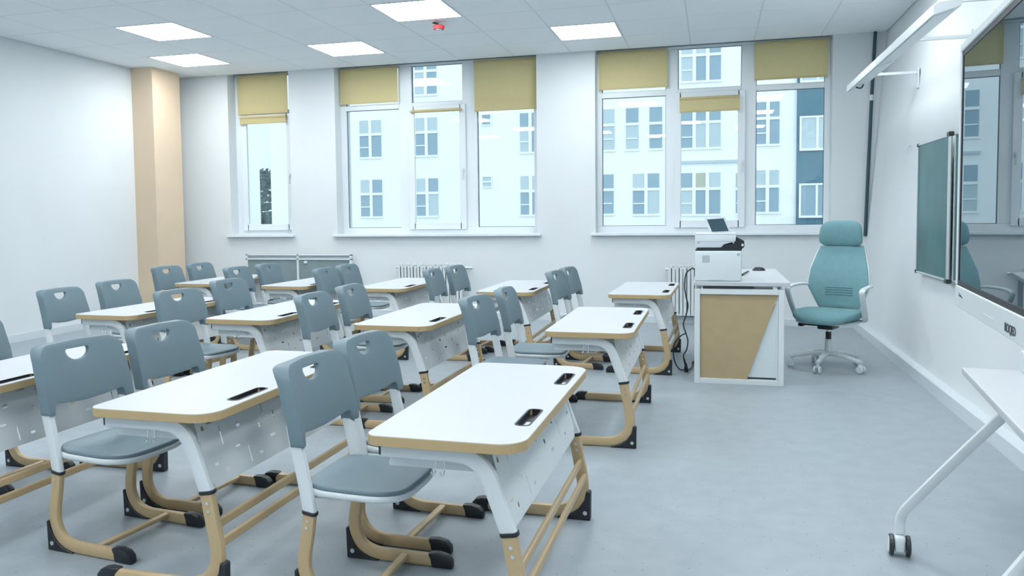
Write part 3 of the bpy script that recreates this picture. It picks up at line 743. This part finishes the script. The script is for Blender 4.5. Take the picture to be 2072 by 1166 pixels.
# ------------------------------------------------------------------ board light on arms
bl = empty('board_light', (1.18, 8.15, 2.37)); tag(bl, 'long white board light on wall arms over the chalkboard', 'lamp')
sec = [(0, 0), (.0, .058), (.03, .078), (.14, .085), (.145, .045), (.12, .036)]
for y0, y1 in ((-1.42, 0), (-3.05, -1.43)):
    b_ = link('lamp_housing', bevel_sharp(prism(sec, y0, y1), .004, 30, 1), 'white', bl)
    link('lamp_lens', prism([(.012, -.0015), (.112, .0285), (.112, .034), (.012, .0035)], y0+.03, y1-.03), 'cream', b_)
for y in (-.35, -1.85, -2.95):
    bm = B(); z = .055
    box(bm, (.05, y-.012, .085), (xr(2.45)-1.18-.004, y+.012, .108)); box(bm, (.06, y-.02, .06), (.12, y+.02, .10))
    ar = link('lamp_arm', bm, 'white', bl)
    xw = xr(2.4)-1.18
    bm = B(); box(bm, (xw-.018, y-.03, -.04), (xw-.004, y+.03, .14), .003, 1); link('arm_plate', bm, 'cream', bl)
link('lamp_clip', tube(B(), smoothpath([(.03, -.30, .012), (.04, -.32, -.005), (.07, -.34, -.012), (.09, -.33, .02)], 4), .006), 'dark', bl, True)

# ------------------------------------------------------------------ chalkboard
cb = empty('chalkboard', (1.54, 6.08, .79)); tag(cb, 'green folding chalkboard with aluminium frame on the right wall', 'chalkboard')
def cpanel(y0, y1, x=0):
    h = 1.0
    link('board_surface', bx((x, y0+.012, .012), (x+.012, y1-.012, h-.012)), 'chalk', cb)
    bm = B()
    for q in (((y0, 0), (y1, .014)), ((y0, h-.014), (y1, h)), ((y0, 0), (y0+.014, h)), ((y1-.014, 0), (y1, h))): box(bm, (x-.008, q[0][0], q[0][1]), (x+.016, q[1][0], q[1][1]), .003, 1)
    link('board_frame', bm, 'alu', cb)
cpanel(.055, .93); cpanel(-1.75, -.0, .02)
bm = B(); cyl(bm, (-.004, .02, 0), (-.004, .02, 1.0), .009); cyl(bm, (-.004, .045, 0), (-.004, .045, 1.0), .008); link('hinge_tube', bm, 'alu', cb, True)
for z in (-.012, .985): link('hinge_cap', bx((-.022, .0, z), (.012, .06, z+.03), .004, 1), 'dark', cb)
for y in (.915,):
    for z in (-.004, .978): link('corner_cap', bx((-.012, y, z), (.016, y+.02, z+.026), .003, 1), 'dark', cb)
for y in (.3, -.9): link('wall_bracket', bx((.012, y, .3), (xr(1.1)-1.54+.002, y+.06, .36)), 'alu', cb)

# ------------------------------------------------------------------ interactive display on its stand
ANG = radians(-5.7)
dp = empty('interactive_display', (1.11, 4.22, 0), ANG); tag(dp, 'large glossy black interactive display in a white frame at the right edge', 'display')
# local: -y runs towards the camera side, -x is the screen side
Wd, z0, z1 = 1.90, .93, 2.01
fr = B()
for q in (((-.002, z0), (.028, z1+.0)), ((-Wd-.028, z0), (-Wd, z1)), ((-Wd-.028, z1), (.028, z1+.035)), ((-Wd-.028, z0-.10), (.028, z0))): box(fr, (-.012, q[0][0], q[0][1]), (.05, q[1][0], q[1][1]), .004, 1)
dfr = link('frame', fr, 'white', dp)
link('screen', bx((-.004, -Wd, z0), (.004, 0, z1)), 'screen', dp)
bm = B(); e = .024
for q in (((-e, z0), (0, z1)), ((-Wd, z0), (-Wd+e, z1)), ((-Wd, z0), (0, z0+e)), ((-Wd, z1-e), (0, z1))): box(bm, (-.007, q[0][0], q[0][1]), (-.003, q[1][0], q[1][1]))
link('black_rim', bm, 'black', dp)
link('back_housing', bx((.05, -Wd+.08, z0), (.072, -.08, z1-.05), .008, 2), 'cream', dp)
def text(s, size, loc, parent, m='dark'):
    cu = bpy.data.curves.new('lettering', 'FONT'); cu.body = s; cu.size = size; cu.extrude = .0006
    o = bpy.data.objects.new('lettering', cu); COL.objects.link(o)
    dg = bpy.context.evaluated_depsgraph_get(); me = bpy.data.meshes.new_from_object(o.evaluated_get(dg)); bpy.data.objects.remove(o, do_unlink=True)
    o = bpy.data.objects.new('lettering', me); COL.objects.link(o); me.materials.clear(); me.materials.append(M[m]); o.parent = parent; o.location = loc
    o.rotation_euler = (radians(90), 0, radians(-90)); return o
text('ROQED', .046, (-.0135, -.985, z0-.078), dfr)
bm = B()   # small printed mark near the far corner
for (a, b, c, d) in ((.0, .0, .006, .016), (.012, .0, .020, .006), (.030, .002, .007, .009), (.045, .0, .016, .008), (.066, -.002, .018, .005)):
    box(bm, (-.0132, -.075-a-c, z0-.045+b), (-.0122, -.075-a, z0-.045+b+d))
link('printed_mark', bm, 'dark', dfr)
link('button_strip', bx((-.0135, -.80, z0-.068), (-.0122, -.62, z0-.060)), 'white', dfr)
# stand
link('wall_mount', bx((.072, -1.30, 1.25), (.10, -.60, 1.75), .006, 2), 'cream', dp)
for yc in (-.75, -1.15): link('mount_arm', bx((.10, yc-.03, 1.40), (.52+.10*(-yc-.75), yc+.03, 1.60), .006, 2), 'cream', dp)

# ------------------------------------------------------------------ rolling table under the display
tb = empty('rolling_table', (.81, 3.03, 0), radians(-6.3)); tag(tb, 'white table on castors with slanted legs, cut off at the right edge', 'table')
link('tabletop', bx((0, -1.20, .728), (.46, 0, .752), .004, 2), 'top', tb)
link('cable_box', bx((.165, -.50, .7525), (.40, -.01, .822), .005, 2), 'cream', tb)
def tleg(y, dy):
    pts = [(-.160, y+dy, .085), (-.159, y+dy, .13), (-.150, y+dy*.95, .17), (-.118, y+dy*.85, .225), (-.02, y+dy*.5, .385), (.09, y+dy*.1, .56), (.20, y-dy*.35, .728)]
    link('leg', sweep(B(), smoothpath(pts, 5), .034, .024, (0, 1, 0), .3), 'white', tb, True)
    c = Vector((-.160, y+dy, 0))
    cs = link('castor', bx(c+Vector((-.019, -.03, .018)), c+Vector((.019, .03, .082)), .012, 3), 'cream', tb, True)
    for s in (-1, 1):
        link('wheel', bevel_sharp(cyl(B(), c+Vector((s*.020, 0, .040)), c+Vector((s*.036, 0, .040)), .038, n=22), .003, 50, 1), 'dark', cs, True)
        link('hub_cap', cyl(B(), c+Vector((s*.036, 0, .040)), c+Vector((s*.038, 0, .040)), .030, n=22), 'cream', cs, True)
tleg(-.03, .22); tleg(-.86, .0)
link('under_beam', bx((.20, -1.12, .69), (.26, -.06, .728), .005, 1), 'white', tb)

# ------------------------------------------------------------------ hanging detector on the ceiling
sd = empty('smoke_detector', (-2.60, 7.60, C)); tag(sd, 'red round detector hanging from the ceiling on a black cable', 'detector')
bm = B(); cyl(bm, (0, 0, -.075), (0, 0, -.045), .052, .060, 20); cyl(bm, (0, 0, -.045), (0, 0, -.03), .060, .03, 20); link('detector_body', bm, 'red', sd, True)
bm = B(); cyl(bm, (0, 0, -.082), (0, 0, -.074), .030, n=16); link('detector_lens', bm, 'cream', sd, True)
link('cable', tube(B(), smoothpath([(0, 0, -.03), (-.01, .0, -.02), (-.05, .02, -.005), (-.07, .03, .004)], 4), .009), 'black', sd, True)
